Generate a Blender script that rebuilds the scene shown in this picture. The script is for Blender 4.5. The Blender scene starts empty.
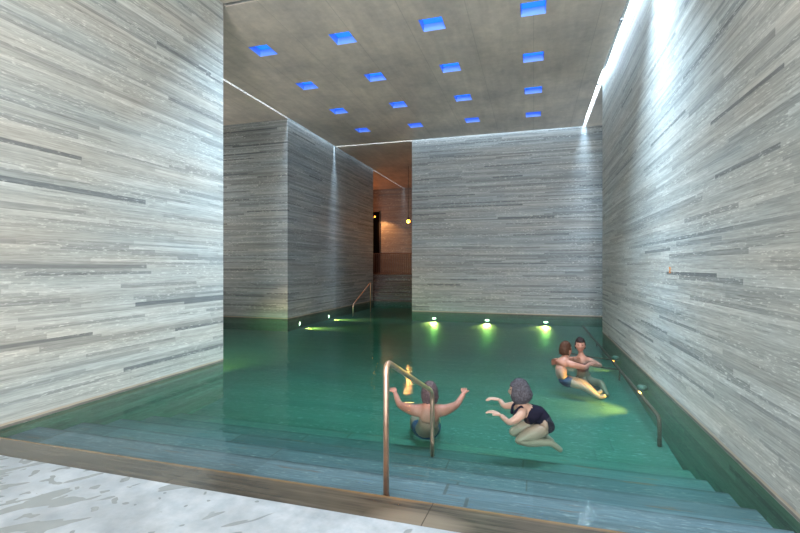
import bpy, bmesh, math, random
from mathutils import Vector, Matrix, noise
random.seed(7)
sc = bpy.context.scene
COL = sc.collection
# ------------------------------------------------------------------ camera
TH = math.radians(16.5)
cam_d = bpy.data.cameras.new('camera')
cam = bpy.data.objects.new('camera', cam_d)
COL.objects.link(cam)
cam.location = (0, 0, 1.6)
cam.rotation_euler = (math.radians(90), 0, TH)
cam_d.sensor_width = 36
cam_d.lens = 450 / 800 * 36
cam_d.clip_start = 0.02
sc.camera = cam
R_ = Vector((math.cos(TH), math.sin(TH), 0))      # picture right, in plan
F_ = Vector((-math.sin(TH), math.cos(TH), 0))     # picture depth, in plan
# ------------------------------------------------------------------ world, exposure
w = bpy.data.worlds.new('world')
sc.world = w
w.use_nodes = True
w.node_tree.nodes['Background'].inputs[0].default_value = (0.75, 0.85, 1.0, 1)
w.node_tree.nodes['Background'].inputs[1].default_value = 0.6
sc.view_settings.view_transform = 'Standard'
sc.view_settings.look = 'None'
sc.view_settings.gamma = 1
sc.view_settings.use_curve_mapping = False
sc.view_settings.exposure = 0.0
sc.cycles.max_bounces = 10
sc.cycles.diffuse_bounces = 6
sc.cycles.transparent_max_bounces = 12
sc.cycles.use_denoising = True
sc.cycles.sample_clamp_indirect = 4


def area(name, loc, rot, sx, sy, power, color, spread=math.pi):
    d = bpy.data.lights.new(name, 'AREA')
    d.shape = 'RECTANGLE'; d.size = sx; d.size_y = sy
    d.energy = power; d.color = color; d.spread = spread
    o = bpy.data.objects.new(name, d)
    o.location = loc; o.rotation_euler = rot
    COL.objects.link(o)
    return o


H = 6.05        # ceiling height over the water
SLAB = 0.32
# daylight through an unseen window behind the camera, placed to favour the left wall
area('window_daylight', (0.0, -5.2, 2.9), (math.radians(-90), 0, math.pi), 2.6, 4.0, 1900, (1.0, 0.975, 0.945))
# daylight through the roof joints (the strips lie at the top of each open joint)
SKY = (0.74, 0.88, 1.0)
area('joint_light_right_front', (1.535, 3.0, H + .12), (0, 0, 0), 0.06, 7.0, 170, SKY)
area('joint_light_right', (1.535, 9.15, H + .12), (0, 0, 0), 0.06, 5.2, 190, SKY)
area('joint_light_right_back', (1.55, 13.6, H + SLAB), (0, 0, 0), 0.095, 3.5, 120, SKY)
area('joint_light_left', (-7.065, 11.0, H + SLAB), (0, 0, 0), 0.065, 8.8, 170, SKY)
area('joint_light_left_back', (-7.065, 20.0, H + SLAB), (0, 0, 0), 0.065, 9.0, 60, SKY)
area('joint_light_back', (-2.75, 15.36, H + SLAB), (0, 0, 0), 8.5, 0.075, 260, SKY)
area('joint_light_front', (-0.7, 6.5, H + .10), (0, 0, 0), 4.55, 0.075, 950, SKY)
# fill panels added in the unseen side rooms behind the stone blocks
area('side_room_fill_left', (-10.8, 9.2, 3.2), (0, math.radians(-90), 0), 4.5, 4.5, 150, (1.0, 0.96, 0.88))
area('side_room_fill_right', (5.3, 13.6, 3.2), (0, math.radians(90), 0), 4.5, 3.0, 160, SKY)

# ------------------------------------------------------------------ material helpers


class NT:
    def __init__(self, name):
        self.m = bpy.data.materials.new(name)
        self.m.use_nodes = True
        self.t = self.m.node_tree
        self.b = self.t.nodes['Principled BSDF']
        self.out = self.t.nodes['Material Output']

    def n(self, kind, **kw):
        x = self.t.nodes.new(kind)
        for k, v in kw.items():
            setattr(x, k, v)
        return x

    def l(self, a, b):
        self.t.links.new(a, b)

    def val(self, sock, v):
        if hasattr(v, 'default_value') or hasattr(v, 'is_output'):
            self.l(v, sock)
        else:
            sock.default_value = v

    def math(self, op, a, b=0.0, c=None):
        x = self.n('ShaderNodeMath', operation=op)
        self.val(x.inputs[0], a); self.val(x.inputs[1], b)
        if c is not None:
            self.val(x.inputs[2], c)
        return x.outputs[0]

    def xyz(self, a, b, c):
        x = self.n('ShaderNodeCombineXYZ')
        self.val(x.inputs[0], a); self.val(x.inputs[1], b); self.val(x.inputs[2], c)
        return x.outputs[0]

    def ramp(self, fac, stops, interp='LINEAR'):
        x = self.n('ShaderNodeValToRGB')
        x.color_ramp.interpolation = interp
        e = x.color_ramp.elements
        while len(e) < len(stops):
            e.new(0.5)
        for i, (p, c) in enumerate(stops):
            e[i].position = p
            e[i].color = (c, c, c, 1) if isinstance(c, (int, float)) else (*c, 1)
        self.l(fac, x.inputs[0])
        return x.outputs[0]

    def noise(self, vec, scale, detail=3, rough=0.5):
        x = self.n('ShaderNodeTexNoise')
        self.l(vec, x.inputs['Vector'])
        x.inputs['Scale'].default_value = scale
        x.inputs['Detail'].default_value = detail
        x.inputs['Roughness'].default_value = rough
        return x.outputs['Fac']

    def white(self, vec):
        x = self.n('ShaderNodeTexWhiteNoise', noise_dimensions='3D')
        self.l(vec, x.inputs['Vector'])
        return x.outputs['Value'], x.outputs['Color']

    def mix(self, fac, a, b, mode='MIX'):
        x = self.n('ShaderNodeMix', data_type='RGBA', blend_type=mode)
        self.val(x.inputs[0], fac)
        for s, v in ((x.inputs[6], a), (x.inputs[7], b)):
            if isinstance(v, (tuple, list)):
                s.default_value = (*v, 1)
            else:
                self.l(v, s)
        return x.outputs[2]

    def schlick(self, f0, normal=None):
        g = self.n('ShaderNodeNewGeometry')
        d = self.n('ShaderNodeVectorMath', operation='DOT_PRODUCT')
        self.l(g.outputs['Incoming'], d.inputs[0])
        self.l(normal if normal is not None else g.outputs['Normal'], d.inputs[1])
        c = self.math('SUBTRACT', 1.0, self.math('MINIMUM', self.math('ABSOLUTE', d.outputs['Value']), 1.0))
        return self.math('MULTIPLY_ADD', self.math('POWER', c, 5.0), 1 - f0, f0)

    def bump(self, h, strength, dist):
        x = self.n('ShaderNodeBump')
        x.inputs['Strength'].default_value = strength
        x.inputs['Distance'].default_value = dist
        self.l(h, x.inputs['Height'])
        return x.outputs[0]


def gneiss(name, mode='wall', dark=(0.11, 0.125, 0.14), mid=(0.34, 0.35, 0.34), light=(0.50, 0.51, 0.495), rough=0.55,
           unit=0.125, lmin=0.9, lmax=2.6, contrast=0.78, shift=0.0, waterline=False, rust_depth_tint=False, spec=0.4):
    t = NT(name)
    g = t.n('ShaderNodeNewGeometry')
    s = t.n('ShaderNodeSeparateXYZ')
    t.l(g.outputs['Position'], s.inputs[0])
    X, Y, Z = s.outputs
    if mode == 'wall':
        u = t.math('ADD', X, Y); v = Z
    else:
        u = X; v = t.math('ADD', Y, 0.02)
    u = t.math('ADD', u, shift)
    P = t.math('DIVIDE', t.math('ADD', v, 3.0), unit)
    cell = t.math('FLOOR', P)
    fr = t.math('FRACT', P)
    rv, _ = t.white(t.xyz(cell, 3.3, shift))
    # three course heights that change order from one unit to the next
    a = t.math('MULTIPLY_ADD', rv, 0.22, 0.20)
    b = t.math('MULTIPLY_ADD', rv, 0.16, 0.52)
    sub = t.math('ADD', t.math('GREATER_THAN', fr, a), t.math('GREATER_THAN', fr, b))
    row = t.math('ADD', t.math('MULTIPLY', cell, 3), sub)
    ro, rc = t.white(t.xyz(row, 9.1, 0.0))
    rs = t.n('ShaderNodeSeparateColor')
    t.l(rc, rs.inputs[0])
    ln = t.math('MULTIPLY_ADD', rs.outputs[0], lmax - lmin, lmin)
    up = t.math('ADD', t.math('DIVIDE', u, ln), t.math('MULTIPLY', ro, 17.0))
    seg = t.math('FLOOR', up)
    sv, scol = t.white(t.xyz(row, seg, 1.7))
    c = contrast
    mm = Vector(mid)
    d_ = tuple(mm.lerp(Vector(dark), c)); l_ = tuple(mm.lerp(Vector(light), c))
    d2 = tuple(mm.lerp(Vector(dark), 0.45 * c))
    col = t.ramp(sv, [(0.0, d_), (0.012, d_), (0.04, d2), (0.30, mid), (0.75, tuple(mm.lerp(Vector(light), .5 * c))), (1.0, l_)])
    # layered streaks running inside each stone
    st = t.noise(t.xyz(t.math('MULTIPLY', u, 1.3), t.math('MULTIPLY', v, 42), row), 1.0, 4, 0.65)
    col = t.mix(1.0, col, t.ramp(st, [(0.25, 0.48), (0.40, 0.88), (0.6, 1.06), (0.78, 1.42)]), 'MULTIPLY')
    sm = t.noise(t.xyz(t.math('MULTIPLY', u, 5), t.math('MULTIPLY', v, 70), t.math('MULTIPLY', row, 2.0)), 1.0, 2, 0.5)
    col = t.mix(1.0, col, t.ramp(sm, [(0.3, 0.86), (0.7, 1.12)]), 'MULTIPLY')
    # pale quartz flecks
    sp = t.noise(t.xyz(t.math('MULTIPLY', u, 11), t.math('MULTIPLY', v, 60), row), 1.0, 2, 0.6)
    msk = t.noise(t.xyz(t.math('MULTIPLY', u, .7), t.math('MULTIPLY', v, 7), 4.0), 1.0, 2, 0.5)
    fl = t.math('MULTIPLY', t.ramp(sp, [(0.57, 0.0), (0.67, 1.0)]), t.ramp(msk, [(0.42, 0.0), (0.58, 1.0)]))
    col = t.mix(t.math('MULTIPLY', fl, 0.6 if mode == 'wall' else 0.2), col, (0.72, 0.73, 0.70))
    # broad cool and warm drift of the rock
    bn = t.noise(t.xyz(t.math('MULTIPLY', u, .35), t.math('MULTIPLY', v, 2.2), 1.0), 1.0, 2)
    col = t.mix(1.0, col, t.ramp(bn, [(0.3, (0.95, 1.01, 1.03)), (0.7, (1.05, 1.0, 0.94))]), 'MULTIPLY')
    if mode != 'wall':
        # open joints between the slabs
        j1 = t.math('LESS_THAN', t.math('FRACT', up), 0.006)
        col = t.mix(t.math('MULTIPLY', j1, 0.6), col, (0.05, 0.045, 0.04))
    if rust_depth_tint:
        # water's green tint by depth painted on deeper treads; broken dark line at nosings
        col = t.mix(t.ramp(t.math('DIVIDE', t.math('SUBTRACT', Y, 3.6), 2.0), [(0.0, 0.0), (1.0, 1.0)]), col, t.mix(1.0, col, (0.72, 0.80, 0.45), 'MULTIPLY'))
        fe = t.math('FRACT', t.math('DIVIDE', t.math('ADD', Y, 2.0), 0.5))
        en = t.noise(t.xyz(t.math('MULTIPLY', X, 1.6), t.math('MULTIPLY', Y, 5.0), 6.0), 1.0, 4, 0.7)
        edge = t.math('MULTIPLY', t.ramp(fe, [(0.0, 0.6), (0.02, 0.0), (0.88, 0.0), (0.97, 1.0)]), t.ramp(en, [(0.35, 0.25), (0.6, 1.0)]))
        col = t.mix(t.math('MULTIPLY', edge, 0.85), col, (0.02, 0.022, 0.022))
        tn, _ = t.white(t.xyz(t.math('FLOOR', t.math('MULTIPLY', Y, 2.0)), t.math('FLOOR', t.math('MULTIPLY', X, 0.45)), 2.0))
        col = t.mix(1.0, col, t.ramp(tn, [(0.0, 0.78), (1.0, 1.2)]), 'MULTIPLY')
        rn = t.noise(t.xyz(t.math('MULTIPLY', X, 1.4), t.math('MULTIPLY', Y, 14), 2.0), 1.0, 4, 0.7)
        col = t.mix(t.ramp(rn, [(0.60, 0.0), (0.68, 0.7)]), col, (0.16, 0.075, 0.035))
    if waterline:
        # lime crust just above the water, dark wet edge at it
        cn = t.noise(t.xyz(t.math('MULTIPLY', u, 3), 0.0, 0.0), 1.0, 3)
        zz = t.math('ADD', Z, t.math('MULTIPLY', cn, 0.016))
        col = t.mix(t.ramp(zz, [(0.028, 0.0), (0.032, 0.75), (0.05, 0.75), (0.056, 0.0)], 'LINEAR'), col, (0.40, 0.31, 0.22))
        col = t.mix(t.ramp(zz, [(0.0, 0.0), (0.006, 0.7), (0.027, 0.7), (0.031, 0.0)]), col, (0.06, 0.035, 0.02))
        # green darkening of the water painted onto the stone below the water line
        col = t.mix(t.math('LESS_THAN', zz, 0.001), col, t.mix(1.0, col, (0.13, 0.30, 0.20), 'MULTIPLY'))
    t.l(col, t.b.inputs['Base Color'])
    t.b.inputs['Roughness'].default_value = rough
    t.b.inputs['Specular IOR Level'].default_value = spec
    hgt = t.math('ADD', t.math('MULTIPLY', sv, 0.6), t.math('MULTIPLY', sm, 0.5))
    t.l(t.bump(hgt, 0.35, 0.004), t.b.inputs['Normal'])
    return t.m


def plain(name, col, rough=0.5, metal=0.0, spec=0.5, var=0.0, scale=20, emit=None, estr=0, bump=0.0):
    t = NT(name)
    t.b.inputs['Base Color'].default_value = (*col, 1)
    t.b.inputs['Roughness'].default_value = rough
    t.b.inputs['Metallic'].default_value = metal
    t.b.inputs['Specular IOR Level'].default_value = spec
    tc = t.n('ShaderNodeTexCoord')
    nz = t.noise(tc.outputs['Object'], scale, 3)
    if var:
        t.l(t.mix(1.0, tuple(col), t.ramp(nz, [(0.3, 1 - var), (0.7, 1 + var)]), 'MULTIPLY'), t.b.inputs['Base Color'])
    if bump:
        t.l(t.bump(nz, bump, 0.003), t.b.inputs['Normal'])
    if emit:
        t.b.inputs['Emission Color'].default_value = (*emit, 1)
        t.b.inputs['Emission Strength'].default_value = estr
    return t.m


def concrete(name, c=(0.53, 0.475, 0.435)):
    t = NT(name)
    g = t.n('ShaderNodeNewGeometry')
    s = t.n('ShaderNodeSeparateXYZ'); t.l(g.outputs['Position'], s.inputs[0])
    X, Y, Z = s.outputs
    n1 = t.noise(t.xyz(X, Y, Z), 0.8, 6, 0.65)
    n2 = t.noise(t.xyz(X, Y, Z), 9.0, 4, 0.6)
    n3 = t.noise(t.xyz(t.math('MULTIPLY', X, 5.0), t.math('MULTIPLY', Y, 0.7), Z), 1.0, 3, 0.6)
    col = t.mix(1.0, c, t.ramp(n1, [(0.3, (0.74, 0.75, 0.77)), (0.7, (1.2, 1.17, 1.1))]), 'MULTIPLY')
    col = t.mix(1.0, col, t.ramp(n2, [(0.3, 0.93), (0.7, 1.07)]), 'MULTIPLY')
    col = t.mix(1.0, col, t.ramp(n3, [(0.3, 0.9), (0.7, 1.1)]), 'MULTIPLY')
    # faint shuttering board marks
    bd = t.math('FRACT', t.math('MULTIPLY', X, 0.9))
    col = t.mix(t.math('MULTIPLY', t.math('LESS_THAN', bd, 0.012), 0.25), col, (0.12, 0.12, 0.12))
    t.l(col, t.b.inputs['Base Color'])
    t.b.inputs['Roughness'].default_value = 0.6
    t.l(t.bump(n2, 0.1, 0.004), t.b.inputs['Normal'])
    return t.m


M = {}
M['stone'] = gneiss('gneiss_wall', waterline=True)
M['stone_far_dimmed'] = gneiss('gneiss_wall_far_dimmed', waterline=True, dark=(.07,.08,.095), mid=(0.20, 0.22, 0.235), light=(0.33, 0.35, 0.36), shift=3.7)  # darker copy of the wall gneiss; dimmer far light put into its colour
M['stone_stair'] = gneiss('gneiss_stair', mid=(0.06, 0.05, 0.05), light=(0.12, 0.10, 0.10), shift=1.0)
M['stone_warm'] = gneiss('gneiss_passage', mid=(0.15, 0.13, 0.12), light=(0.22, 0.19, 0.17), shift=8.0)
M['steps'] = gneiss('gneiss_step_slabs', 'floor', dark=(.04, .058, .07), mid=(0.082, 0.122, 0.15), light=(0.15, 0.20, 0.235), unit=0.5, lmin=2.0, lmax=5.0, rust_depth_tint=True,
                    contrast=0.6, rough=0.5)
M['pool_floor'] = gneiss('gneiss_pool_floor', 'floor', dark=(.03, .06, .045), mid=(0.064, 0.095, 0.066), light=(0.095, 0.13, 0.095), unit=0.9, lmin=1.5, lmax=4.0, contrast=0.3, rough=0.6)  # part of the water's green tint is put into this stone colour
M['concrete'] = concrete('ceiling_concrete')


def coping_mat():
    t = NT('wet_coping_stone')
    g = t.n('ShaderNodeNewGeometry')
    s = t.n('ShaderNodeSeparateXYZ'); t.l(g.outputs['Position'], s.inputs[0])
    X, Y, Z = s.outputs
    st = t.noise(t.xyz(t.math('MULTIPLY', X, 1.2), t.math('MULTIPLY', Y, 26), 0.0), 1.0, 5, 0.7)
    col = t.ramp(st, [(0.25, (0.03, 0.028, 0.024)), (0.5, (0.075, 0.067, 0.055)), (0.78, (0.17, 0.15, 0.115))])
    bn = t.noise(t.xyz(X, Y, 0.0), 1.1, 3, 0.6)
    col = t.mix(t.ramp(bn, [(0.45, 0.0), (0.65, 0.6)]), col, (0.16, 0.135, 0.10))
    # pale patch by the rail foot
    dx = t.math('SUBTRACT', X, -0.68); dy = t.math('SUBTRACT', Y, 2.68)
    rr = t.math('ADD', t.math('MULTIPLY', t.math('MULTIPLY', dx, dx), 5.0), t.math('MULTIPLY', t.math('MULTIPLY', dy, dy), 22.0))
    rr = t.math('ADD', rr, t.math('MULTIPLY', bn, 0.5))
    col = t.mix(t.ramp(rr, [(0.35, 0.8), (0.9, 0.0)]), col, (0.27, 0.23, 0.18))
    # rusty lime edge along the water
    en = t.noise(t.xyz(t.math('MULTIPLY', X, 4), 1.0, 0.0), 1.0, 3)
    yy = t.math('ADD', Y, t.math('MULTIPLY', t.math('SUBTRACT', en, .5), 0.06))
    col = t.mix(t.ramp(t.math('SUBTRACT', yy, 2.5), [(0.42, 0.0), (0.47, 0.75)]), col, (0.33, 0.20, 0.09))
    j = t.math('LESS_THAN', t.math('FRACT', t.math('DIVIDE', t.math('ADD', X, 0.55 + t_shift), 1.9)), 0.004)
    col = t.mix(t.math('MULTIPLY', j, 0.7), col, (0.04, 0.035, 0.03))
    t.l(col, t.b.inputs['Base Color'])
    t.b.inputs['Roughness'].default_value = 0.22
    t.b.inputs['Specular IOR Level'].default_value = 0.5
    t.l(t.bump(st, 0.12, 0.004), t.b.inputs['Normal'])
    return t.m


t_shift = 0.1
M['coping'] = coping_mat()


def deck_mat():
    t = NT('pale_deck_stone')
    g = t.n('ShaderNodeNewGeometry')
    s = t.n('ShaderNodeSeparateXYZ'); t.l(g.outputs['Position'], s.inputs[0])
    X, Y, Z = s.outputs
    n1 = t.noise(t.xyz(X, Y, 0.0), 9, 5, 0.6)
    n2 = t.noise(t.xyz(X, Y, 0.0), 2.6, 5, 0.65)
    col = t.ramp(n1, [(0.3, (0.31, 0.37, 0.43)), (0.7, (0.45, 0.50, 0.55))])
    col = t.mix(1.0, col, t.ramp(n2, [(0.35, 0.75), (0.65, 1.12)]), 'MULTIPLY')
    # splashes of water, mostly on the left
    a = t.math('ADD', t.math('MULTIPLY', X, 0.62), t.math('MULTIPLY', Y, 0.78))
    b = t.math('SUBTRACT', t.math('MULTIPLY', Y, 0.62), t.math('MULTIPLY', X, 0.78))
    p1 = t.noise(t.xyz(t.math('MULTIPLY', a, 2.2), t.math('MULTIPLY', b, 7.0), 3.0), 1.0, 2, 0.45)
    p2 = t.noise(t.xyz(X, Y, 9.0), 11, 1, 0.4)
    left = t.ramp(t.math('MULTIPLY', X, -0.2), [(0.36, -0.12 + 0.12), (0.62, 0.12)])
    m1 = t.ramp(t.math('ADD', p1, left), [(0.655, 0.0), (0.675, 1.0)])
    m2 = t.ramp(t.math('ADD', p2, left), [(0.74, 0.0), (0.76, 1.0)])
    wet = t.math('MAXIMUM', m1, m2)
    col = t.mix(t.math('MULTIPLY', wet, 0.8), col, (0.24, 0.27, 0.28))
    t.l(col, t.b.inputs['Base Color'])
    t.l(t.math('SUBTRACT', 0.45, t.math('MULTIPLY', wet, 0.33)), t.b.inputs['Roughness'])
    t.l(t.bump(n1, 0.05, 0.003), t.b.inputs['Normal'])
    return t.m


M['deck'] = deck_mat()


def water_mat():
    t = NT('pool_water')
    t.t.nodes.remove(t.b)
    g = t.n('ShaderNodeNewGeometry')
    s = t.n('ShaderNodeSeparateXYZ'); t.l(g.outputs['Position'], s.inputs[0])
    X, Y, Z = s.outputs
    n1 = t.noise(t.xyz(X, t.math('MULTIPLY', Y, 1.6), 0.0), 2.2, 2, 0.5)
    n2 = t.noise(t.xyz(X, t.math('MULTIPLY', Y, 1.3), 5.0), 9.0, 2, 0.5)
    n3 = t.noise(t.xyz(X, t.math('MULTIPLY', Y, 1.2), 2.0), 24.0, 1, 0.5)
    h = t.math('ADD', t.math('ADD', n1, t.math('MULTIPLY', n2, 0.26)), t.math('MULTIPLY', n3, 0.11))
    bp = t.bump(h, 0.35, 0.022)
    tr = t.n('ShaderNodeBsdfTransparent')
    gl = t.n('ShaderNodeBsdfGlossy')
    gl.inputs['Roughness'].default_value = 0.03
    t.l(bp, gl.inputs['Normal'])
    mx = t.n('ShaderNodeMixShader')
    t.l(t.math('MINIMUM', t.math('MULTIPLY', t.schlick(0.02, bp), 0.75), 0.26), mx.inputs[0]); t.l(tr.outputs[0], mx.inputs[1]); t.l(gl.outputs[0], mx.inputs[2])
    t.l(mx.outputs[0], t.out.inputs['Surface'])
    va = t.n('ShaderNodeVolumeAbsorption')
    va.inputs['Color'].default_value = (0.0, 0.89, 0.83, 1)
    va.inputs['Density'].default_value = 0.5
    t.l(va.outputs[0], t.out.inputs['Volume'])
    return t.m


M['water'] = water_mat()


def glass_mat(name, tint):
    t = NT(name)
    t.t.nodes.remove(t.b)
    tr = t.n('ShaderNodeBsdfTransparent'); tr.inputs[0].default_value = (*tint, 1)
    gl = t.n('ShaderNodeBsdfGlossy'); gl.inputs['Roughness'].default_value = 0.02
    mx = t.n('ShaderNodeMixShader')
    t.l(t.schlick(0.04), mx.inputs[0]); t.l(tr.outputs[0], mx.inputs[1]); t.l(gl.outputs[0], mx.inputs[2])
    t.l(mx.outputs[0], t.out.inputs['Surface'])
    return t.m


M['glass'] = glass_mat('joint_glass', (0.92, 0.97, 1.0))
M['blue_glass'] = plain('blue_skylight_glass', (0.01, 0.05, 0.6), 0.2, emit=(0.012, 0.20, 1.0), estr=1.3)
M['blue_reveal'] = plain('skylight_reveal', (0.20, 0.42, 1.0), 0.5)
M['dark_metal'] = plain('dark_metal', (0.03, 0.03, 0.035), 0.4, 0.8)
M['copper'] = plain('brushed_bronze', (0.95, 0.62, 0.46), 0.33, 1.0, var=0.12, scale=14)
M['copper_dark'] = plain('tarnished_bronze', (0.30, 0.16, 0.11), 0.45, 0.8, var=0.3, scale=9)
M['lamp_lens'] = plain('pool_lamp_lens', (1, 1, 0.9), 0.3, emit=(1.0, 0.86, 0.52), estr=9)
M['rail_dark'] = plain('dark_patinated_rail', (0.09, 0.05, 0.035), 0.75, 0.0, spec=0.1)
M['hood'] = plain('lamp_hood_green_bronze', (0.05, 0.10, 0.07), 0.5, 0.2)
M['amber'] = plain('amber_lamp_glass', (1, 0.6, 0.2), 0.3, emit=(1.0, 0.27, 0.02), estr=22)
M['black'] = plain('black_opening', (0.003, 0.003, 0.003), 0.9, spec=0.0)
M['brown_metal'] = plain('brown_balustrade_metal', (0.14, 0.07, 0.05), 0.4, 0.6)
M['skin'] = plain('skin', (0.33, 0.155, 0.11), 0.5, var=0.08, scale=10)
M['skin_tan'] = plain('skin_tanned', (0.32, 0.14, 0.10), 0.5, var=0.1, scale=10)
M['skin_pale'] = plain('skin_pale', (0.32, 0.20, 0.15), 0.5, var=0.06, scale=10)
M['lips'] = plain('lips', (0.40, 0.12, 0.10), 0.5)
M['eye'] = plain('eye_dark', (0.03, 0.02, 0.02), 0.2)
M['hair_grey'] = plain('hair_grey', (0.05, 0.048, 0.058), 0.75, spec=0.12, var=0.45, scale=60, bump=0.8)
M['hair_brown'] = plain('hair_brown', (0.05, 0.022, 0.013), 0.6, spec=0.12, var=0.35, scale=60, bump=0.8)
M['hair_dark'] = plain('hair_dark', (0.022, 0.014, 0.014), 0.55, spec=0.12, var=0.35, scale=60, bump=0.8)
M['hair_short'] = plain('hair_greying', (0.07, 0.05, 0.055), 0.6, spec=0.12, var=0.45, scale=60, bump=0.8)
M['suit_black'] = plain('swimsuit_black', (0.008, 0.008, 0.018), 0.8, spec=0.1)
M['suit_navy'] = plain('swim_shorts_navy', (0.015, 0.025, 0.07), 0.6)
M['suit_red'] = plain('swim_top_maroon', (0.14, 0.03, 0.025), 0.6)

# ------------------------------------------------------------------ object helpers


def new_obj(name, bm, mats, parent=None, smooth=False, kind=None):
    me = bpy.data.meshes.new(name)
    bmesh.ops.recalc_face_normals(bm, faces=bm.faces[:])
    bm.to_mesh(me); bm.free()
    for m in (mats if isinstance(mats, (list, tuple)) else [mats]):
        me.materials.append(m)
    if smooth:
        me.polygons.foreach_set('use_smooth', [True] * len(me.polygons))
    o = bpy.data.objects.new(name, me)
    COL.objects.link(o)
    if parent:
        o.parent = parent
    if kind:
        o['kind'] = kind
    return o


def tag(o, label, cat, group=None):
    o['label'] = label; o['category'] = cat
    if group:
        o['group'] = group
    return o


def thing(name, loc, label, cat, group=None, rz=0):
    o = bpy.data.objects.new(name, None)
    o.location = loc; o.rotation_euler = (0, 0, rz)
    o.empty_display_size = 0.1
    COL.objects.link(o)
    return tag(o, label, cat, group)


def add_box(bm, x0, y0, z0, x1, y1, z1):
    v = [bm.verts.new(p) for p in ((x0, y0, z0), (x1, y0, z0), (x1, y1, z0), (x0, y1, z0), (x0, y0, z1), (x1, y0, z1), (x1, y1, z1), (x0, y1, z1))]
    for f in ((0, 3, 2, 1), (4, 5, 6, 7), (0, 1, 5, 4), (1, 2, 6, 5), (2, 3, 7, 6), (3, 0, 4, 7)):
        bm.faces.new([v[i] for i in f])
    return bm


def box(*a):
    return add_box(bmesh.new(), *a)


def tube_bm(pts, r, bm=None, seg=14, cap=True):
    bm = bm or bmesh.new()
    pts = [Vector(p) for p in pts]
    rings = []
    prev = None
    for i, p in enumerate(pts):
        t = (pts[min(i + 1, len(pts) - 1)] - pts[max(i - 1, 0)]).normalized()
        if prev is None:
            n = t.orthogonal().normalized()
        else:
            n = (prev - t * prev.dot(t)).normalized()
        prev = n
        b = t.cross(n)
        rr = r[i] if isinstance(r, (list, tuple)) else r
        rings.append([bm.verts.new(p + (n * math.cos(2 * math.pi * k / seg) + b * math.sin(2 * math.pi * k / seg)) * rr) for k in range(seg)])
    for a, c in zip(rings, rings[1:]):
        for k in range(seg):
            bm.faces.new((a[k], a[(k + 1) % seg], c[(k + 1) % seg], c[k]))
    if cap:
        bm.faces.new(rings[0][::-1]); bm.faces.new(rings[-1])
    return bm


def rounded(pts, rad, n=7):
    """polyline with rounded corners"""
    pts = [Vector(p) for p in pts]
    out = [pts[0]]
    for a, b, c in zip(pts, pts[1:], pts[2:]):
        r = min(rad, (a - b).length * .45, (c - b).length * .45)
        p = b + (a - b).normalized() * r; q = b + (c - b).normalized() * r
        for i in range(n + 1):
            s = i / n
            out.append(p * (1 - s) ** 2 + b * 2 * s * (1 - s) + q * s * s)
    out.append(pts[-1])
    return out


# ------------------------------------------------------------------ stone blocks
D = -1.6   # how far the blocks go down below the water
new_obj('wall_left', box(-11.2, -5.4, D, -5.03, 6.45, H + SLAB), M['stone'], kind='structure')
new_obj('wall_right', box(1.6, -5.4, D, 6.2, 11.8, H + SLAB), M['stone'], kind='structure')
new_obj('wall_left_far', box(-11.2, 12.04, D, -7.1, 19.6, H + SLAB), M['stone_far_dimmed'], kind='structure')
new_obj('wall_back', box(-4.12, 15.4, D, 6.2, 22.0, H + SLAB), M['stone_far_dimmed'], kind='structure')
new_obj('wall_left_side_room', box(-11.5, 6.4, D, -11.2, 12.1, H + SLAB), M['stone_far_dimmed'], kind='structure')
new_obj('wall_right_side_room', box(5.6, 11.7, D, 5.9, 15.5, H + SLAB), M['stone_far_dimmed'], kind='structure')
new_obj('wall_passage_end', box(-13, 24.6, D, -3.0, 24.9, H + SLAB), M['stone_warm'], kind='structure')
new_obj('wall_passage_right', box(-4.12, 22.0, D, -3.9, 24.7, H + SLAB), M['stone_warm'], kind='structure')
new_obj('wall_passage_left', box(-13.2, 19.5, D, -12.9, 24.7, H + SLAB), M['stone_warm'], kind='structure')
# unseen wall behind the camera; its window is placed and sized for the light
bm = bmesh.new()
WX0, WX1, WZ0, WZ1 = -1.4, 1.4, 0.8, 5.0
add_box(bm, -5.03, -5.4, D, WX0, -5.0, H + SLAB)
add_box(bm, WX1, -5.4, D, 1.6, -5.0, H + SLAB)
add_box(bm, WX0, -5.4, D, WX1, -5.0, WZ0)
add_box(bm, WX0, -5.4, WZ1, WX1, -5.0, H + SLAB)
new_obj('wall_near', bm, M['stone'], kind='structure')
bm = bmesh.new()
for x in (WX0, (WX0 + WX1) / 2 - .03, WX1 - .06):
    add_box(bm, x, -5.15, WZ0, x + .06, -5.08, WZ1)
add_box(bm, WX0, -5.15, WZ0, WX1, -5.08, WZ0 + .06)
add_box(bm, WX0, -5.15, WZ1 - .06, WX1, -5.08, WZ1)
new_obj('window_1', bm, M['dark_metal'], kind='structure')

# ------------------------------------------------------------------ ceiling slabs with open joints between
SX = [-5.34, -3.56, -1.78, 0.0]
SY = [8.1, 9.98, 11.86, 13.74]
SH = 0.215


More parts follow.
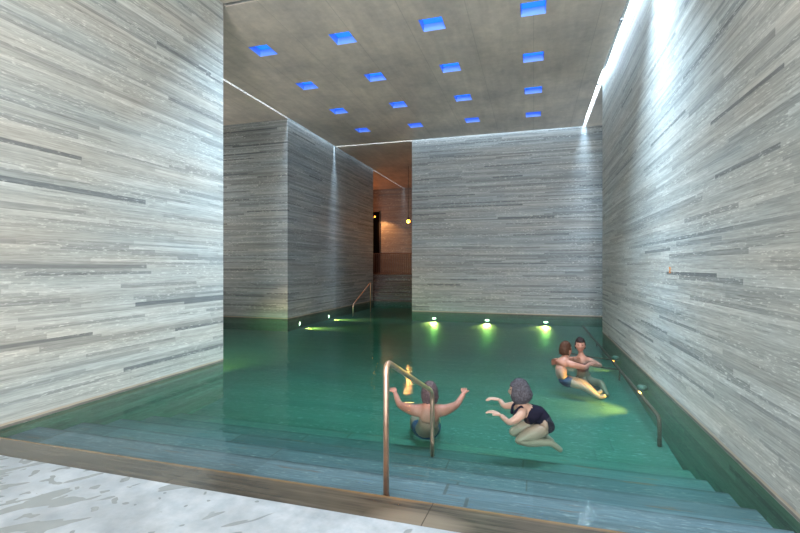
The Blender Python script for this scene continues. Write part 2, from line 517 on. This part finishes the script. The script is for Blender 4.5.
def slab_bm(x0, y0, x1, y1, holes=()):
    if not holes:
        return box(x0, y0, H, x1, y1, H + SLAB)
    bm = bmesh.new()
    xs = [x0] + [v for c in SX for v in (c - SH, c + SH)] + [x1]
    ys = [y0] + [v for c in SY for v in (c - SH, c + SH)] + [y1]
    for i in range(len(xs) - 1):
        for j in range(len(ys) - 1):
            if i % 2 == 1 and j % 2 == 1:
                continue
            for z in (H, H + SLAB):
                bm.faces.new([bm.verts.new(p) for p in ((xs[i], ys[j], z), (xs[i + 1], ys[j], z), (xs[i + 1], ys[j + 1], z), (xs[i], ys[j + 1], z))])
    def side(a, b):
        bm.faces.new([bm.verts.new(p) for p in ((*a, H), (*b, H), (*b, H + SLAB), (*a, H + SLAB))])
    cs = [(x0, y0), (x1, y0), (x1, y1), (x0, y1)]
    for k in range(4):
        side(cs[k], cs[(k + 1) % 4])
    for cx in SX:
        for cy in SY:
            q = [(cx - SH, cy - SH), (cx + SH, cy - SH), (cx + SH, cy + SH), (cx - SH, cy + SH)]
            for k in range(4):
                side(q[k], q[(k + 1) % 4])
    bmesh.ops.remove_doubles(bm, verts=bm.verts[:], dist=1e-5)
    return bm


new_obj('ceiling', slab_bm(-7.03, 6.54, 1.5, 15.32, holes=True), M['concrete'], kind='structure')
for a in ((-5.03, -5.4, 1.5, 6.46), (-11.3, 6.5, -7.1, 12.04), (-7.03, 15.4, -4.12, 24.7), (-13.0, 19.6, -7.1, 24.7), (1.6, 11.8, 5.9, 15.4), ):
    new_obj('ceiling', slab_bm(*a), M['concrete'], kind='structure')
new_obj('ceiling', slab_bm(-7.03, 6.5, -5.04, 6.54), M['concrete'], kind='structure')
# roof over the ends of the joints
for nm, a in (('right', (1.5, -5.4, 1.6, 15.4)), ('left', (-7.1, 6.54, -7.03, 24.6)), ('back', (-7.03, 15.32, 1.5, 15.4)), ('front', (-5.03, 6.46, 1.5, 6.54))):
    x0, y0, x1, y1 = a
    new_obj('joint_glass', box(x0, y0, H + .012, x1, y1, H + .022), M['glass'], kind='structure')
for x, y in ((1.52, 8.9), (1.52, 11.9)):
    o = new_obj('glass_clip', box(x - .03, y - .025, H - .02, x + .02, y + .025, H + .01), M['dark_metal'])
    tag(o, 'dark metal clip on the roof joint, %s' % ('nearer one by the right wall' if y < 10 else 'farther one by the back wall'), 'clip', 'clips on the roof joint')

col_names = ['leftmost', 'second from left', 'second from right', 'rightmost']
row_names = ['nearest the camera', 'second nearest row', 'third row back', 'row closest to the back wall']
sk_src = None
for i, cx in enumerate(SX):
    for j, cy in enumerate(SY):
        lab = 'blue square ceiling skylight, %s column, %s' % (col_names[i], row_names[j])
        if sk_src is None:
            t = thing('skylight', (cx, cy, H), lab, 'skylight', 'blue skylights in the ceiling')
            p = 0.13
            bm = bmesh.new()
            e = SH - 0.004
            q = [(-e, -e), (e, -e), (e, e), (-e, e)]
            for k in range(4):
                a, b = q[k], q[(k + 1) % 4]
                ai = (a[0] * .93, a[1] * .93); bi = (b[0] * .93, b[1] * .93)
                vs = [bm.verts.new(v) for v in ((*a, 0.0), (*b, 0.0), (*bi, p), (*ai, p), (a[0], a[1], p), (b[0], b[1], p))]
                bm.faces.new((vs[0], vs[1], vs[2], vs[3]))
                bm.faces.new((vs[3], vs[2], vs[5], vs[4]))
                bm.faces.new((vs[0], vs[1], vs[5], vs[4]))
            new_obj('reveal', bm, M['blue_reveal'], t)
            new_obj('glass_pane', box(-e, -e, p, e, e, p + .02), M['blue_glass'], t)
            sk_src = t
        else:
            t = sk_src.copy(); COL.objects.link(t)
            t.location = (cx, cy, H); t['label'] = lab
            for ch in sk_src.children:
                c = ch.copy(); COL.objects.link(c); c.parent = t

# ------------------------------------------------------------------ floor, coping, steps, pool floor, water
new_obj('floor', box(-5.03, -5.4, D, 1.6, 2.62, 0.045), M['deck'], kind='structure')
bm = bmesh.new()
prof = [(2.62, D), (2.62, 0.042), (2.66, 0.040), (2.97, 0.006), (3.0, -0.008), (3.0, D)]
v0 = [bm.verts.new((-5.03, y, z)) for y, z in prof]; v1 = [bm.verts.new((1.6, y, z)) for y, z in prof]
for k in range(len(prof)):
    bm.faces.new((v0[k], v0[(k + 1) % len(prof)], v1[(k + 1) % len(prof)], v1[k]))
bm.faces.new(v0); bm.faces.new(v1)
new_obj('pool_coping', bm, M['coping'], kind='structure')
FZ = -0.75
bm = bmesh.new()
zs = [-0.10, -0.22, -0.34, -0.46, -0.58]
y = 3.0
prof = [(3.0, D)]
for z in zs:
    prof += [(y, z), (y + .49, z), (y + .5, z - .012)]
    y += .5
prof += [(y, FZ), (y, D)]
v0 = [bm.verts.new((-5.03, y, z)) for y, z in prof]; v1 = [bm.verts.new((1.6, y, z)) for y, z in prof]
for k in range(len(prof)):
    bm.faces.new((v0[k], v0[(k + 1) % len(prof)], v1[(k + 1) % len(prof)], v1[k]))
bm.faces.new(v0); bm.faces.new(v1)
new_obj('pool_steps', bm, M['steps'], kind='structure')
# the pool floor climbs gently towards the far end
prof = [(5.5, D), (5.5, -.68), (8.0, -.50), (11.0, -.39), (14.0, -.32), (20.5, -.30), (20.5, D)]
bm = bmesh.new()
v0 = [bm.verts.new((-11.3, y, z)) for y, z in prof]; v1 = [bm.verts.new((6.0, y, z)) for y, z in prof]
for k in range(len(prof)):
    bm.faces.new((v0[k], v0[(k + 1) % len(prof)], v1[(k + 1) % len(prof)], v1[k]))
bm.faces.new(v0); bm.faces.new(v1)
new_obj('pool_floor', bm, M['pool_floor'], kind='structure')
# water body: closed box, a hair inside the stone on every side
o = new_obj('pool_water', box(-11.25, 2.99, D + .1, 5.8, 19.75, 0.0), M['water'])
o['kind'] = 'stuff'
tag(o, 'still green-blue thermal water filling the pool between the stone walls', 'water')

# stair out of the pool at the end of the passage
bm = bmesh.new()
yy = 19.7
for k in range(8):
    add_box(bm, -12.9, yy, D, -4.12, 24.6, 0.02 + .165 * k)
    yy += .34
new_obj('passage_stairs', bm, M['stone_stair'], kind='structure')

# balustrade on top of the stair
YB = 22.45; ZB = 0.02 + .165 * 7
t = thing('balustrade', (-6.5, YB, ZB), 'dark brown metal balustrade of thin upright bars above the passage stair', 'balustrade')
new_obj('top_rail', box(-2.4, -.03, 1.08, 2.3, .03, 1.13), M['brown_metal'], t)
new_obj('bottom_rail', box(-2.4, -.02, .06, 2.3, .02, .10), M['brown_metal'], t)
bar = None
for k in range(42):
    x = -2.35 + k * .11
    if bar is None:
        bar = new_obj('baluster', box(-.02, -.02, 0, .02, .02, 1.08), M['brown_metal'], t); bar.location = (x, 0, 0); b = bar
    else:
        b = bar.copy(); COL.objects.link(b); b.parent = t; b.location = (x, 0, 0)

# tall dark doorway in the end wall of the passage
bm = bmesh.new()
add_box(bm, -9.06, 24.50, ZB, -8.52, 24.66, 4.75)
new_obj('door_1', bm, M['black'], kind='structure')
o = new_obj('door_frame', box(-8.52, 24.52, ZB, -8.47, 24.60, 4.80), M['dark_metal'], kind='structure')

# amber lamps
t = thing('pendant_lamp', (-5.30, 19.2, 3.6), 'small glowing amber lamp hanging on a thin cord in the passage', 'lamp')
bm = bmesh.new(); bmesh.ops.create_uvsphere(bm, u_segments=16, v_segments=10, radius=.075)
new_obj('bulb', bm, M['amber'], t, True)
new_obj('cord', tube_bm([(0, 0, .07), (0, 0, H - 3.6)], .008, seg=8), M['dark_metal'], t)
new_obj('socket', tube_bm([(0, 0, .06), (0, 0, .075), (0, 0, .15), (0, 0, .17)], [.035, .045, .04, .015]), M['dark_metal'], t, True)
l = bpy.data.lights.new('pendant_light', 'POINT'); l.energy = 35; l.color = (1, .42, .12); l.shadow_soft_size = .08
lo = bpy.data.objects.new('pendant_light', l); lo.location = (0, 0, -.12); lo.parent = t; COL.objects.link(lo)
t = thing('wall_lamp', (-8.72, 24.42, 4.5), 'tiny warm spot lamp above the dark doorway in the passage', 'lamp')
new_obj('lamp_body', tube_bm([(0, .1, 0), (0, 0, 0), (0, -.04, -.03)], [.04, .045, .03]), M['dark_metal'], t, True)
bm = bmesh.new(); bmesh.ops.create_uvsphere(bm, u_segments=10, v_segments=8, radius=.035)
bmesh.ops.translate(bm, verts=bm.verts[:], vec=(0, -.06, -.04))
new_obj('bulb', bm, M['amber'], t, True)
l = bpy.data.lights.new('wall_lamp_light', 'SPOT'); l.energy = 330; l.color = (1, .45, .15); l.spot_size = math.radians(70); l.spot_blend = .6; l.shadow_soft_size = .05
lo = bpy.data.objects.new('wall_lamp_light', l); lo.location = (0.1, -.25, .1)
lo.rotation_euler = Vector((.75, .22, -1.3)).to_track_quat('-Z', 'Y').to_euler(); lo.parent = t; COL.objects.link(lo)
l = bpy.data.lights.new('passage_light', 'POINT'); l.energy = 130; l.color = (1, .30, .09); l.shadow_soft_size = .15
lo = bpy.data.objects.new('passage_light', l); lo.location = (-9.6, 22.2, 3.9); COL.objects.link(lo)

# ------------------------------------------------------------------ handrails
RR = 0.021


def handrail(x, ya, za0, yb, zb0, h_a, h_b, label, base_z):
    t = thing('handrail', (x, ya, 0), label, 'handrail', None)
    pts = rounded([(0, 0, base_z), (0, 0, h_a), (0, yb - ya, h_b), (0, yb - ya, zb0)], .10)
    new_obj('rail', tube_bm(pts, RR, seg=16), M['copper'], t, True)
    new_obj('collar', tube_bm([(0, 0, base_z - .002), (0, 0, base_z + .01), (0, 0, base_z + .075), (0, 0, base_z + .08)], [.034, .034, .027, .023], seg=16), M['copper_dark'], t, True)
    new_obj('foot_plate', tube_bm([(0, yb - ya, zb0 - .002), (0, yb - ya, zb0 + .012)], [.045, .045], seg=16), M['copper_dark'], t, True)
    return t


handrail(-1.0, 3.03, 0, 4.55, -0.46, .93, .31, 'polished bronze handrail rising from the stone edge and sloping down into the water', -.10)
# its twin at the passage stair
t = thing('handrail', (-6.62, 17.95, 0), 'thin bronze handrail sloping into the water beside the dark passage', 'handrail')
pts = rounded([(0, 0, FZ), (0, 0, .93), (0, -1.95, .13), (0, -1.95, FZ)], .09)
new_obj('rail', tube_bm(pts, RR, seg=12), M['copper'], t, True)
new_obj('collar', tube_bm([(0, 0, FZ), (0, 0, FZ + .07)], .032), M['copper_dark'], t, True)

# bronze rail under water along the right wall with two cross bars
t = thing('underwater_rail', (1.5, 6.0, 0), 'dark bronze grab rail under the water along the right wall, with two cross bars', 'rail')
pts = rounded([(0, .25, FZ), (0, .27, -.27), (0, 9.2, -.27)], .12)
new_obj('rail', tube_bm(pts, .024, seg=12), M['rail_dark'], t, True)
for yb in (2.95, 3.85):
    c = tube_bm([(0, yb, -.27), (-.35, yb, -.24), (-.95, yb + .05, -.17)], .014, seg=10)
    new_obj('cross_bar', c, M['rail_dark'], t, True)
for yb in (2.95, 6.0, 9.1):
    new_obj('bracket', tube_bm([(0, yb, -.27), (0, yb, FZ)], .014, seg=10), M['rail_dark'], t, True)

# ------------------------------------------------------------------ underwater lamps


def pool_lamp(loc, normal, aim, power, label, size=80, hood=False):
    n = Vector(normal).normalized()
    t = thing('pool_lamp', loc, label, 'lamp', 'underwater lamps on the pool walls')
    q = n.to_track_quat('Z', 'Y').to_matrix().to_4x4() @ Matrix.Diagonal((1.0, .42, 1, 1) if abs(n.y) > .5 else (.42, .8, 1, 1))
    if hood:
        # a small bronze hood with the lens on its underside
        c = n * .06
        new_obj('housing', tube_bm([(c.x, c.y, -.005), (c.x, c.y, .03), (c.x, c.y, .05), (c.x, c.y, .058)], [.07, .07, .055, .03], seg=20), M['hood'], t, True)
        new_obj('lens', tube_bm([(c.x, c.y, -.007), (c.x, c.y, -.004)], [.04, .045], seg=20), M['lamp_lens'], t, True)
    else:
        bm = tube_bm([(0, 0, -.01), (0, 0, .02), (0, 0, .028)], [.10, .10, .08], seg=20)
        bm.transform(q); new_obj('housing', bm, M['dark_metal'], t, True)
        bm = tube_bm([(0, 0, .02), (0, 0, .034), (0, 0, .042)], [.072, .072, .04], seg=20)
        bm.transform(q); new_obj('lens', bm, M['lamp_lens'], t, True)
    l = bpy.data.lights.new('pool_lamp_light', 'SPOT'); l.energy = power; l.color = (1.0, .36, .07)
    l.spot_size = math.radians(size); l.spot_blend = .7; l.shadow_soft_size = .05
    lo = bpy.data.objects.new('pool_lamp_light', l); lo.location = n * .09 if not hood else n * .06 + Vector((0, 0, -.03))
    lo.rotation_euler = Vector(aim).to_track_quat('-Z', 'Y').to_euler(); lo.parent = t; COL.objects.link(lo)
    return t


for x, nm in ((-3.31, 'leftmost of the three below the back wall'), (-1.49, 'middle of the three below the back wall'), (.39, 'rightmost of the three below the back wall')):
    pool_lamp((x, 15.39, -.21), (0, -1, 0), (-.3 if x > 0 else 0, -1, -.36), 700, 'round glowing underwater lamp, ' + nm, 66)
pool_lamp((-7.09, 12.7, -.2), (1, 0, 0), (1.0, .25, -.34), 900, 'round underwater lamp just past the corner of the far left block', 64)
pool_lamp((-7.09, 14.8, -.2), (1, 0, 0), (1.0, .25, -.34), 900, 'round underwater lamp on the far left block nearer the passage', 64)
pool_lamp((-6.9, 6.46, -.2), (0, 1, 0), (.16, 1, -.30), 2600, 'underwater lamp hidden round the corner of the near left wall', 70)
pool_lamp((1.59, 7.35, -.2), (-1, 0, 0), (-1, .10, -.36), 1100, 'underwater lamp low on the right wall, nearest the steps', 75, True)
pool_lamp((1.59, 9.6, -.2), (-1, 0, 0), (-.9, .1, -.5), 300, 'underwater lamp low on the right wall behind the couple', 60, True)
pool_lamp((2.0, 11.81, -.2), (0, 1, 0), (-.4, .8, -.5), 50, 'underwater lamp round the far end of the right wall', 60)

# small bronze figure on the right wall
cu = bpy.data.curves.new('wall_number', 'FONT'); cu.body = '2'; cu.size = .11; cu.extrude = .004
to = bpy.data.objects.new('tmp', cu); COL.objects.link(to)
bpy.context.view_layer.update()
me = bpy.data.meshes.new_from_object(to.evaluated_get(bpy.context.evaluated_depsgraph_get()))
bpy.data.objects.remove(to)
me.materials.clear(); me.materials.append(plain('orange_bronze', (0.75, 0.30, 0.08), 0.35, 0.6))
o = bpy.data.objects.new('wall_number', me); COL.objects.link(o)
o.location = (1.594, 6.22, 1.52); o.rotation_euler = (math.radians(90), 0, math.radians(-90))
tag(o, 'tiny orange bronze figure fixed to the bright right wall', 'number')

# ------------------------------------------------------------------ people


def skin_mesh(chains, subdiv=2):
    """chains: list of (nodes {name:(Vector, radius)}, edges, root) -> bmesh of smooth limbs"""
    out = bmesh.new()
    for nodes, edges, root in chains:
        names = list(nodes)
        me = bpy.data.meshes.new('s')
        me.from_pydata([nodes[n][0] for n in names], [(names.index(a), names.index(b)) for a, b in edges], [])
        ob = bpy.data.objects.new('s', me); COL.objects.link(ob)
        md = ob.modifiers.new('k', 'SKIN'); md.use_smooth_shade = True; md.branch_smoothing = .4
        if not me.skin_vertices:
            pass
        for i, n in enumerate(names):
            sv = me.skin_vertices[0].data[i]
            r = nodes[n][1]
            sv.radius = (r, r) if isinstance(r, (int, float)) else r
            sv.use_root = (n == root)
        sd = ob.modifiers.new('d', 'SUBSURF'); sd.levels = subdiv; sd.render_levels = subdiv
        bpy.context.view_layer.update()
        em = bpy.data.meshes.new_from_object(ob.evaluated_get(bpy.context.evaluated_depsgraph_get()))
        out.from_mesh(em)
        bpy.data.objects.remove(ob)
    return out


def hand_chains(wrist, direction, palm_n, side, r=0.0085, curl=.35):
    """palm plus five fingers as separate short chains rooted inside the palm"""
    d = Vector(direction).normalized()
    n = Vector(palm_n); n = (n - d * n.dot(d)).normalized()
    s = d.cross(n).normalized() * side       # towards the thumb
    w = Vector(wrist)
    ch = []
    for i, (off, ln) in enumerate(((.030, .070), (.010, .078), (-.010, .072), (-.029, .056))):
        base = w + d * .055 + s * off
        k = base + d * .035
        m = k + (d * math.cos(curl) + n * math.sin(curl)) * ln * .5
        e = m + (d * math.cos(curl * 2) + n * math.sin(curl * 2)) * ln * .5
        ch.append(({'w': (w + s * off * .4, .014), 'a': (base, .0125), 'b': (k, r * 1.1), 'c': (m, r), 'd': (e, r * .8)}, [('w', 'a'), ('a', 'b'), ('b', 'c'), ('c', 'd')], 'w'))
    tb = w + d * .025 + s * .022
    t1 = tb + (d * .7 + s * .75 + n * .15) * .038
    t2 = t1 + (d * .9 + s * .4 + n * .2) * .032
    ch.append(({'a': (w + d * .012, .014), 'b': (tb, .013), 'c': (t1, r * 1.15), 'd': (t2, r * .9)}, [('a', 'b'), ('b', 'c'), ('c', 'd')], 'a'))
    return ch


def head_bm(center, facing, scale=1.0, tilt=0.0):
    bm = bmesh.new()
    bmesh.ops.create_uvsphere(bm, u_segments=40, v_segments=28, radius=1)
    g = lambda x, s: math.exp(-(x / s) ** 2)
    for v in bm.verts:
        x, y, z = v.co
        X = x * .076; Y = y * .096; Z = z * .122
        if z < -.1:                                  # jaw narrows
            k = 1 - .30 * min(1, (-z - .1) / .9); X *= k
            if y < 0:
                Y *= 1 - .35 * min(1, (-z - .1) / .9)
        if y > 0:
            Y += .026 * g(X, .012) * g(Z + .018, .022) + .008 * g(X, .010) * g(Z - .012, .022)     # nose
            Y -= .010 * (g(abs(X) - .031, .014)) * g(Z - .018, .014)                             # eye sockets
            Y += .006 * g(Z - .040, .012) * g(X, .05)                                              # brow
            Y += .006 * g(X, .024) * g(Z + .062, .008) - .004 * g(X, .026) * g(Z + .0675, .003)    # lips
            Y += .010 * g(X, .022) * g(Z + .103, .018)                                             # chin
        v.co = (X, Y, Z)
    for f in bm.faces:
        c = f.calc_center_median()
        f.material_index = 1 if (c.y > .05 and abs(c.x) < .024 and -.074 < c.z < -.058) else 0
    for sx in (-1, 1):
        for (px, py, pz, rx, ry, rz, mi) in ((.074, -.004, .0, .012, .021, .034, 0), (.031, .079, .018, .0125, .009, .007, 2)):
            r = bmesh.ops.create_uvsphere(bm, u_segments=12, v_segments=8, radius=1)
            vs = set(r['verts'])
            for v in r['verts']:
                v.co = (sx * px + v.co.x * rx, py + v.co.y * ry, pz + v.co.z * rz)
            for f in bm.faces:
                if f.verts[0] in vs:
                    f.material_index = mi
    T = head_matrix(center, facing, scale, tilt)
    bm.transform(T)
    return bm


def head_matrix(center, facing, scale, tilt):
    fv = Vector(facing); fv.z = 0; fv.normalize()
    rv = Vector((fv.y, -fv.x, 0))
    m = Matrix(((rv.x, fv.x, 0, 0), (rv.y, fv.y, 0, 0), (0, 0, 1, 0), (0, 0, 0, 1)))
    return Matrix.Translation(Vector(center)) @ m @ Matrix.Rotation(tilt, 4, 'X') @ Matrix.Scale(scale, 4)


def hair_bm(center, facing, scale, tilt, style, seed):
    bm = bmesh.new()
    bmesh.ops.create_icosphere(bm, subdivisions=5, radius=1)
    for v in bm.verts:
        x, y, z = v.co
        X = x * .082; Y = y * .102 - .004; Z = z * .130 + .003
        n = noise.noise(Vector((x * 3 + seed, y * 3, z * 6))) * .006 + noise.noise(Vector((x * 14, y * 14 + seed, z * 4))) * .003
        keep = True
        if style == 'bob':
            front = y > .45 and z < .38
            if y <= .45:
                bulge = 1 + .24 * max(0, 1 - abs(z + .25) / .75)
                X *= bulge; Y *= bulge
                if z < -.2:
                    Z = max(Z, -.125 + n * 2)
            keep = not front
        elif style == 'bald':
            hl = .60 if y > -.3 else .9
            keep = (z < hl and y < .25 and z > -.62) and not (z > .55)
            if keep and z < -.55:
                keep = False
        else:
            keep = (z > .42 + .1 * x * x) if y > .35 else (z > -.48 if y < -.1 else z > .02)
            if keep and z > .5:
                Z += .008
        d = Vector((X, Y, Z))
        if keep:
            d += d.normalized() * (n + .006)
        else:
            d *= .86
        v.co = d
    bm.transform(head_matrix(center, facing, scale, tilt))
    return bm


def person(label, origin, nodes, edges, root, head, facing, hair, hair_mat, skin, hands=(), tilt=0.0, style='short', suits=(), seed=0, hs=1.0):
    """nodes are given as (right, away, up, radius) about the waterline point, in plan axes R_ and F_"""
    O = Vector(origin)
    W = lambda p: R_ * p[0] + F_ * p[1] + Vector((0, 0, p[2]))
    t = thing('person', (O.x, O.y, 0), label, 'person')
    nd = {k: (W(v), v[3]) for k, v in nodes.items()}
    chains = [(nd, edges, root)]
    for hnd in hands:
        wr, dr, pn, sd = hnd
        chains += hand_chains(W(nodes[wr]), W(dr), W(pn), sd)
    bm = skin_mesh(chains)
    for f in bm.faces:
        f.material_index = 0
    hc = W(head); fc = W((*facing, 0))
    hb = head_bm(hc, fc, hs, tilt)
    tmp = bpy.data.meshes.new('h'); hb.to_mesh(tmp); hb.free(); bm.from_mesh(tmp)
    body = new_obj('body', bm, [skin, M['lips'], M['eye']], t, True)
    new_obj('hair', hair_bm(hc, fc, hs, tilt, style, seed), hair_mat, t, True)
    for nm, sn, se, sr, grow, mt, lab in suits:
        sm = skin_mesh([({k: (W(v), v[3] if isinstance(v[3], float) else v[3]) for k, v in sn.items()}, se, sr)])
        so = new_obj(nm, sm, mt, t, True)
        if lab:
            so['label'] = lab
    return t


def px_origin(px, d):
    return F_ * d + R_ * ((px - 400) / 450 * d)


# --- man seen from behind with both arms out
N = {
    'pelvis': (0, .34, -.42, .14), 'waist': (0, .20, -.30, .14), 'chest': (0, .06, -.17, .165), 'upper': (0, .0, -.06, .11), 'neck': (0, .0, .01, .06), 'skull': (0, .015, .08, .055),
    'shl': (-.185, .0, -.065, .07), 'shr': (.185, .0, -.065, .07),
    'ell': (-.34, .16, -.05, .043), 'elr': (.34, .16, -.05, .043),
    'wrl': (-.40, .42, .03, .028), 'wrr': (.46, .38, .03, .028),
    'hpl': (-.09, .40, -.45, .09), 'hpr': (.09, .40, -.45, .09),
    'knl': (-.15, .80, -.42, .06), 'knr': (.15, .80, -.42, .06),
    'anl': (-.16, .88, -.58, .04), 'anr': (.16, .88, -.58, .04), 'ftl': (-.17, 1.02, -.60, .035), 'ftr': (.17, 1.02, -.60, .035)}
ED = [('pelvis', 'waist'), ('waist', 'chest'), ('chest', 'upper'), ('upper', 'neck'), ('neck', 'skull'), ('upper', 'shl'), ('upper', 'shr'), ('shl', 'ell'), ('shr', 'elr'),
      ('ell', 'wrl'), ('elr', 'wrr'), ('pelvis', 'hpl'), ('pelvis', 'hpr'), ('hpl', 'knl'), ('hpr', 'knr'), ('knl', 'anl'), ('knr', 'anr'), ('anl', 'ftl'), ('anr', 'ftr')]
shorts = ({'p': (0, .28, -.37, .15), 'q': (0, .35, -.43, .152), 'l': (-.09, .42, -.455, .10), 'r': (.09, .42, -.455, .10), 'l2': (-.12, .62, -.435, .088), 'r2': (.12, .62, -.435, .088)},
          [('p', 'q'), ('q', 'l'), ('q', 'r'), ('l', 'l2'), ('r', 'r2')], 'q')
person('man seen from behind sitting in the water, arms spread wide, short greying hair', px_origin(429, 5.2), N, ED, 'pelvis',
       (.01, .03, .105), (0.05, 1), 'hair', M['hair_short'], M['skin_tan'],
       hands=(('wrl', (-.25, .9, .25), (0, 0, -1), 1), ('wrr', (.1, .9, .3), (0, 0, -1), -1)), style='short',
       suits=(('swim_shorts', *shorts, 0, M['suit_navy'], None),), seed=1, hs=1.16)

# --- woman in black swimsuit, kneeling sideways, turned to the left
N = {
    'pelvis': (.29, .03, -.075, .13), 'waist': (.20, .02, -.0, .11), 'chest': (.09, .01, .03, .115), 'upper': (.03, .01, .085, .085), 'neck': (.0, .01, .15, .045), 'skull': (-.015, .01, .21, .04),
    'shl': (-.02, -.14, .045, .052), 'shr': (.02, .17, .055, .052),
    'ell': (-.15, -.16, -.035, .038), 'elr': (-.10, .30, .0, .036),
    'wrl': (-.21, .0, .0, .026), 'wrr': (-.12, .46, .03, .025),
    'hpl': (.24, -.06, -.12, .095), 'hpr': (.24, .12, -.12, .095),
    'knl': (-.07, -.10, -.25, .066), 'knr': (-.07, .16, -.25, .066),
    'anl': (.30, -.10, -.26, .038), 'anr': (.30, .16, -.27, .038), 'ftl': (.42, -.10, -.35, .03), 'ftr': (.42, .16, -.36, .03)}
suit = ({'p': (.29, .03, -.07, .148), 'w': (.20, .02, -.008, .122), 'c': (.10, .01, .01, .122), 'hl': (.26, -.06, -.105, .125), 'hr': (.26, .12, -.105, .125), 'b': (.04, .01, .015, .105)},
        [('p', 'w'), ('w', 'c'), ('p', 'hl'), ('p', 'hr'), ('c', 'b')], 'p')
strap1 = ({'a': (.04, -.10, .03, .02), 'b': (-.01, -.09, .125, .014), 'c': (-.075, -.08, .06, .014), 'd': (-.08, -.06, -.02, .02)}, [('a', 'b'), ('b', 'c'), ('c', 'd')], 'a')
strap2 = ({'a': (.06, .12, .03, .02), 'b': (.02, .11, .135, .014), 'c': (-.055, .10, .07, .014), 'd': (-.07, .08, -.02, .02)}, [('a', 'b'), ('b', 'c'), ('c', 'd')], 'a')
person('woman with grey bobbed hair in a black swimsuit kneeling in the water, turned left', px_origin(520, 4.85), N, ED, 'pelvis',
       (-.005, .01, .245), (-1, .75), 'hair', M['hair_grey'], M['skin_pale'],
       hands=(('wrl', (-.8, .3, .25), (0, 0, -1), 1), ('wrr', (-.9, .1, .1), (0, 0, -1), -1)), style='bob',
       suits=(('swimsuit', *suit, 0, M['suit_black'], None), ('strap', *strap1, 0, M['suit_black'], None), ('strap', *strap2, 0, M['suit_black'], None)), seed=4, hs=1.08)

# --- left one of the couple, seen from behind and side, facing right
N = {
    'pelvis': (-.10, -.02, -.22, .12), 'waist': (-.10, .0, -.12, .11), 'chest': (-.07, .01, -.02, .125), 'upper': (-.03, .02, .05, .085), 'neck': (.0, .03, .12, .05), 'skull': (.015, .04, .19, .045),
    'shl': (-.14, .14, .02, .055), 'shr': (.06, -.12, .02, .055),
    'ell': (.06, .30, .02, .038), 'elr': (.28, -.10, -.03, .038),
    'wrl': (.26, .40, .03, .026), 'wrr': (.44, .12, -.01, .026),
    'hpl': (-.05, .06, -.25, .09), 'hpr': (-.02, -.09, -.25, .09),
    'knl': (.24, -.10, -.27, .06), 'knr': (.20, -.25, -.30, .06),
    'anl': (.42, -.20, -.42, .038), 'anr': (.36, -.40, -.42, .038), 'ftl': (.50, -.22, -.36, .032), 'ftr': (.46, -.44, -.38, .032)}
shorts = ({'p': (-.10, -.01, -.19, .128), 'q': (-.09, -.02, -.24, .13), 'l': (-.02, .04, -.26, .10), 'r': (.0, -.11, -.26, .10), 'l2': (.10, -.0, -.265, .082), 'r2': (.09, -.16, -.27, .082)},
          [('p', 'q'), ('q', 'l'), ('q', 'r'), ('l', 'l2'), ('r', 'r2')], 'q')
person('brown-haired man in the water holding his partner, back turned to the camera', px_origin(566, 7.35), N, ED, 'pelvis',
       (.015, .05, .225), (1, .45), 'hair', M['hair_brown'], M['skin'],
       hands=(('wrl', (.8, .3, .0), (0, -.3, -1), 1), ('wrr', (.8, .5, 0), (0, 0, -1), -1)), style='short',
       suits=(('swim_shorts', *shorts, 0, M['suit_navy'], None),), seed=9, hs=1.05)

# --- right one of the couple, facing the camera
N = {
    'pelvis': (.10, .06, -.37, .115), 'waist': (.07, .03, -.24, .105), 'chest': (.04, .0, -.12, .12), 'upper': (.03, .0, -.01, .085), 'neck': (.02, .0, .07, .048), 'skull': (.01, .0, .14, .045),
    'shl': (.18, -.04, -.04, .052), 'shr': (-.13, .04, -.04, .052),
    'ell': (.26, -.24, -.08, .036), 'elr': (-.26, -.14, -.05, .036),
    'wrl': (.06, -.38, -.03, .026), 'wrr': (-.40, -.26, .01, .026),
    'hpl': (.18, .02, -.40, .085), 'hpr': (.03, .06, -.40, .085),
    'knl': (.24, -.30, -.36, .058), 'knr': (.02, -.26, -.40, .058),
    'anl': (.22, -.50, -.45, .038), 'anr': (.02, .06, -.45, .038), 'ftl': (.20, -.63, -.47, .032), 'ftr': (.02, .18, -.46, .032)}
top = ({'a': (.06, .01, -.25, .113), 'b': (.045, .0, -.14, .128), 'c': (.035, .0, -.05, .112), 'l': (.13, -.03, -.03, .06), 'r': (-.08, .03, -.03, .06)}, [('a', 'b'), ('b', 'c'), ('c', 'l'), ('c', 'r')], 'a')
person('dark-haired person in a maroon top facing the camera beside the brown-haired man', px_origin(580, 7.85), N, ED, 'pelvis',
       (.0, -.01, .225), (-.35, -1), 'hair', M['hair_dark'], M['skin'],
       hands=(('wrl', (-.8, -.2, 0), (0, 0, -1), -1), ('wrr', (-.8, -.3, 0), (0, 0, -1), 1)), style='short',
       suits=(('swim_top', *top, 0, M['suit_red'], None),), seed=13, hs=1.03)
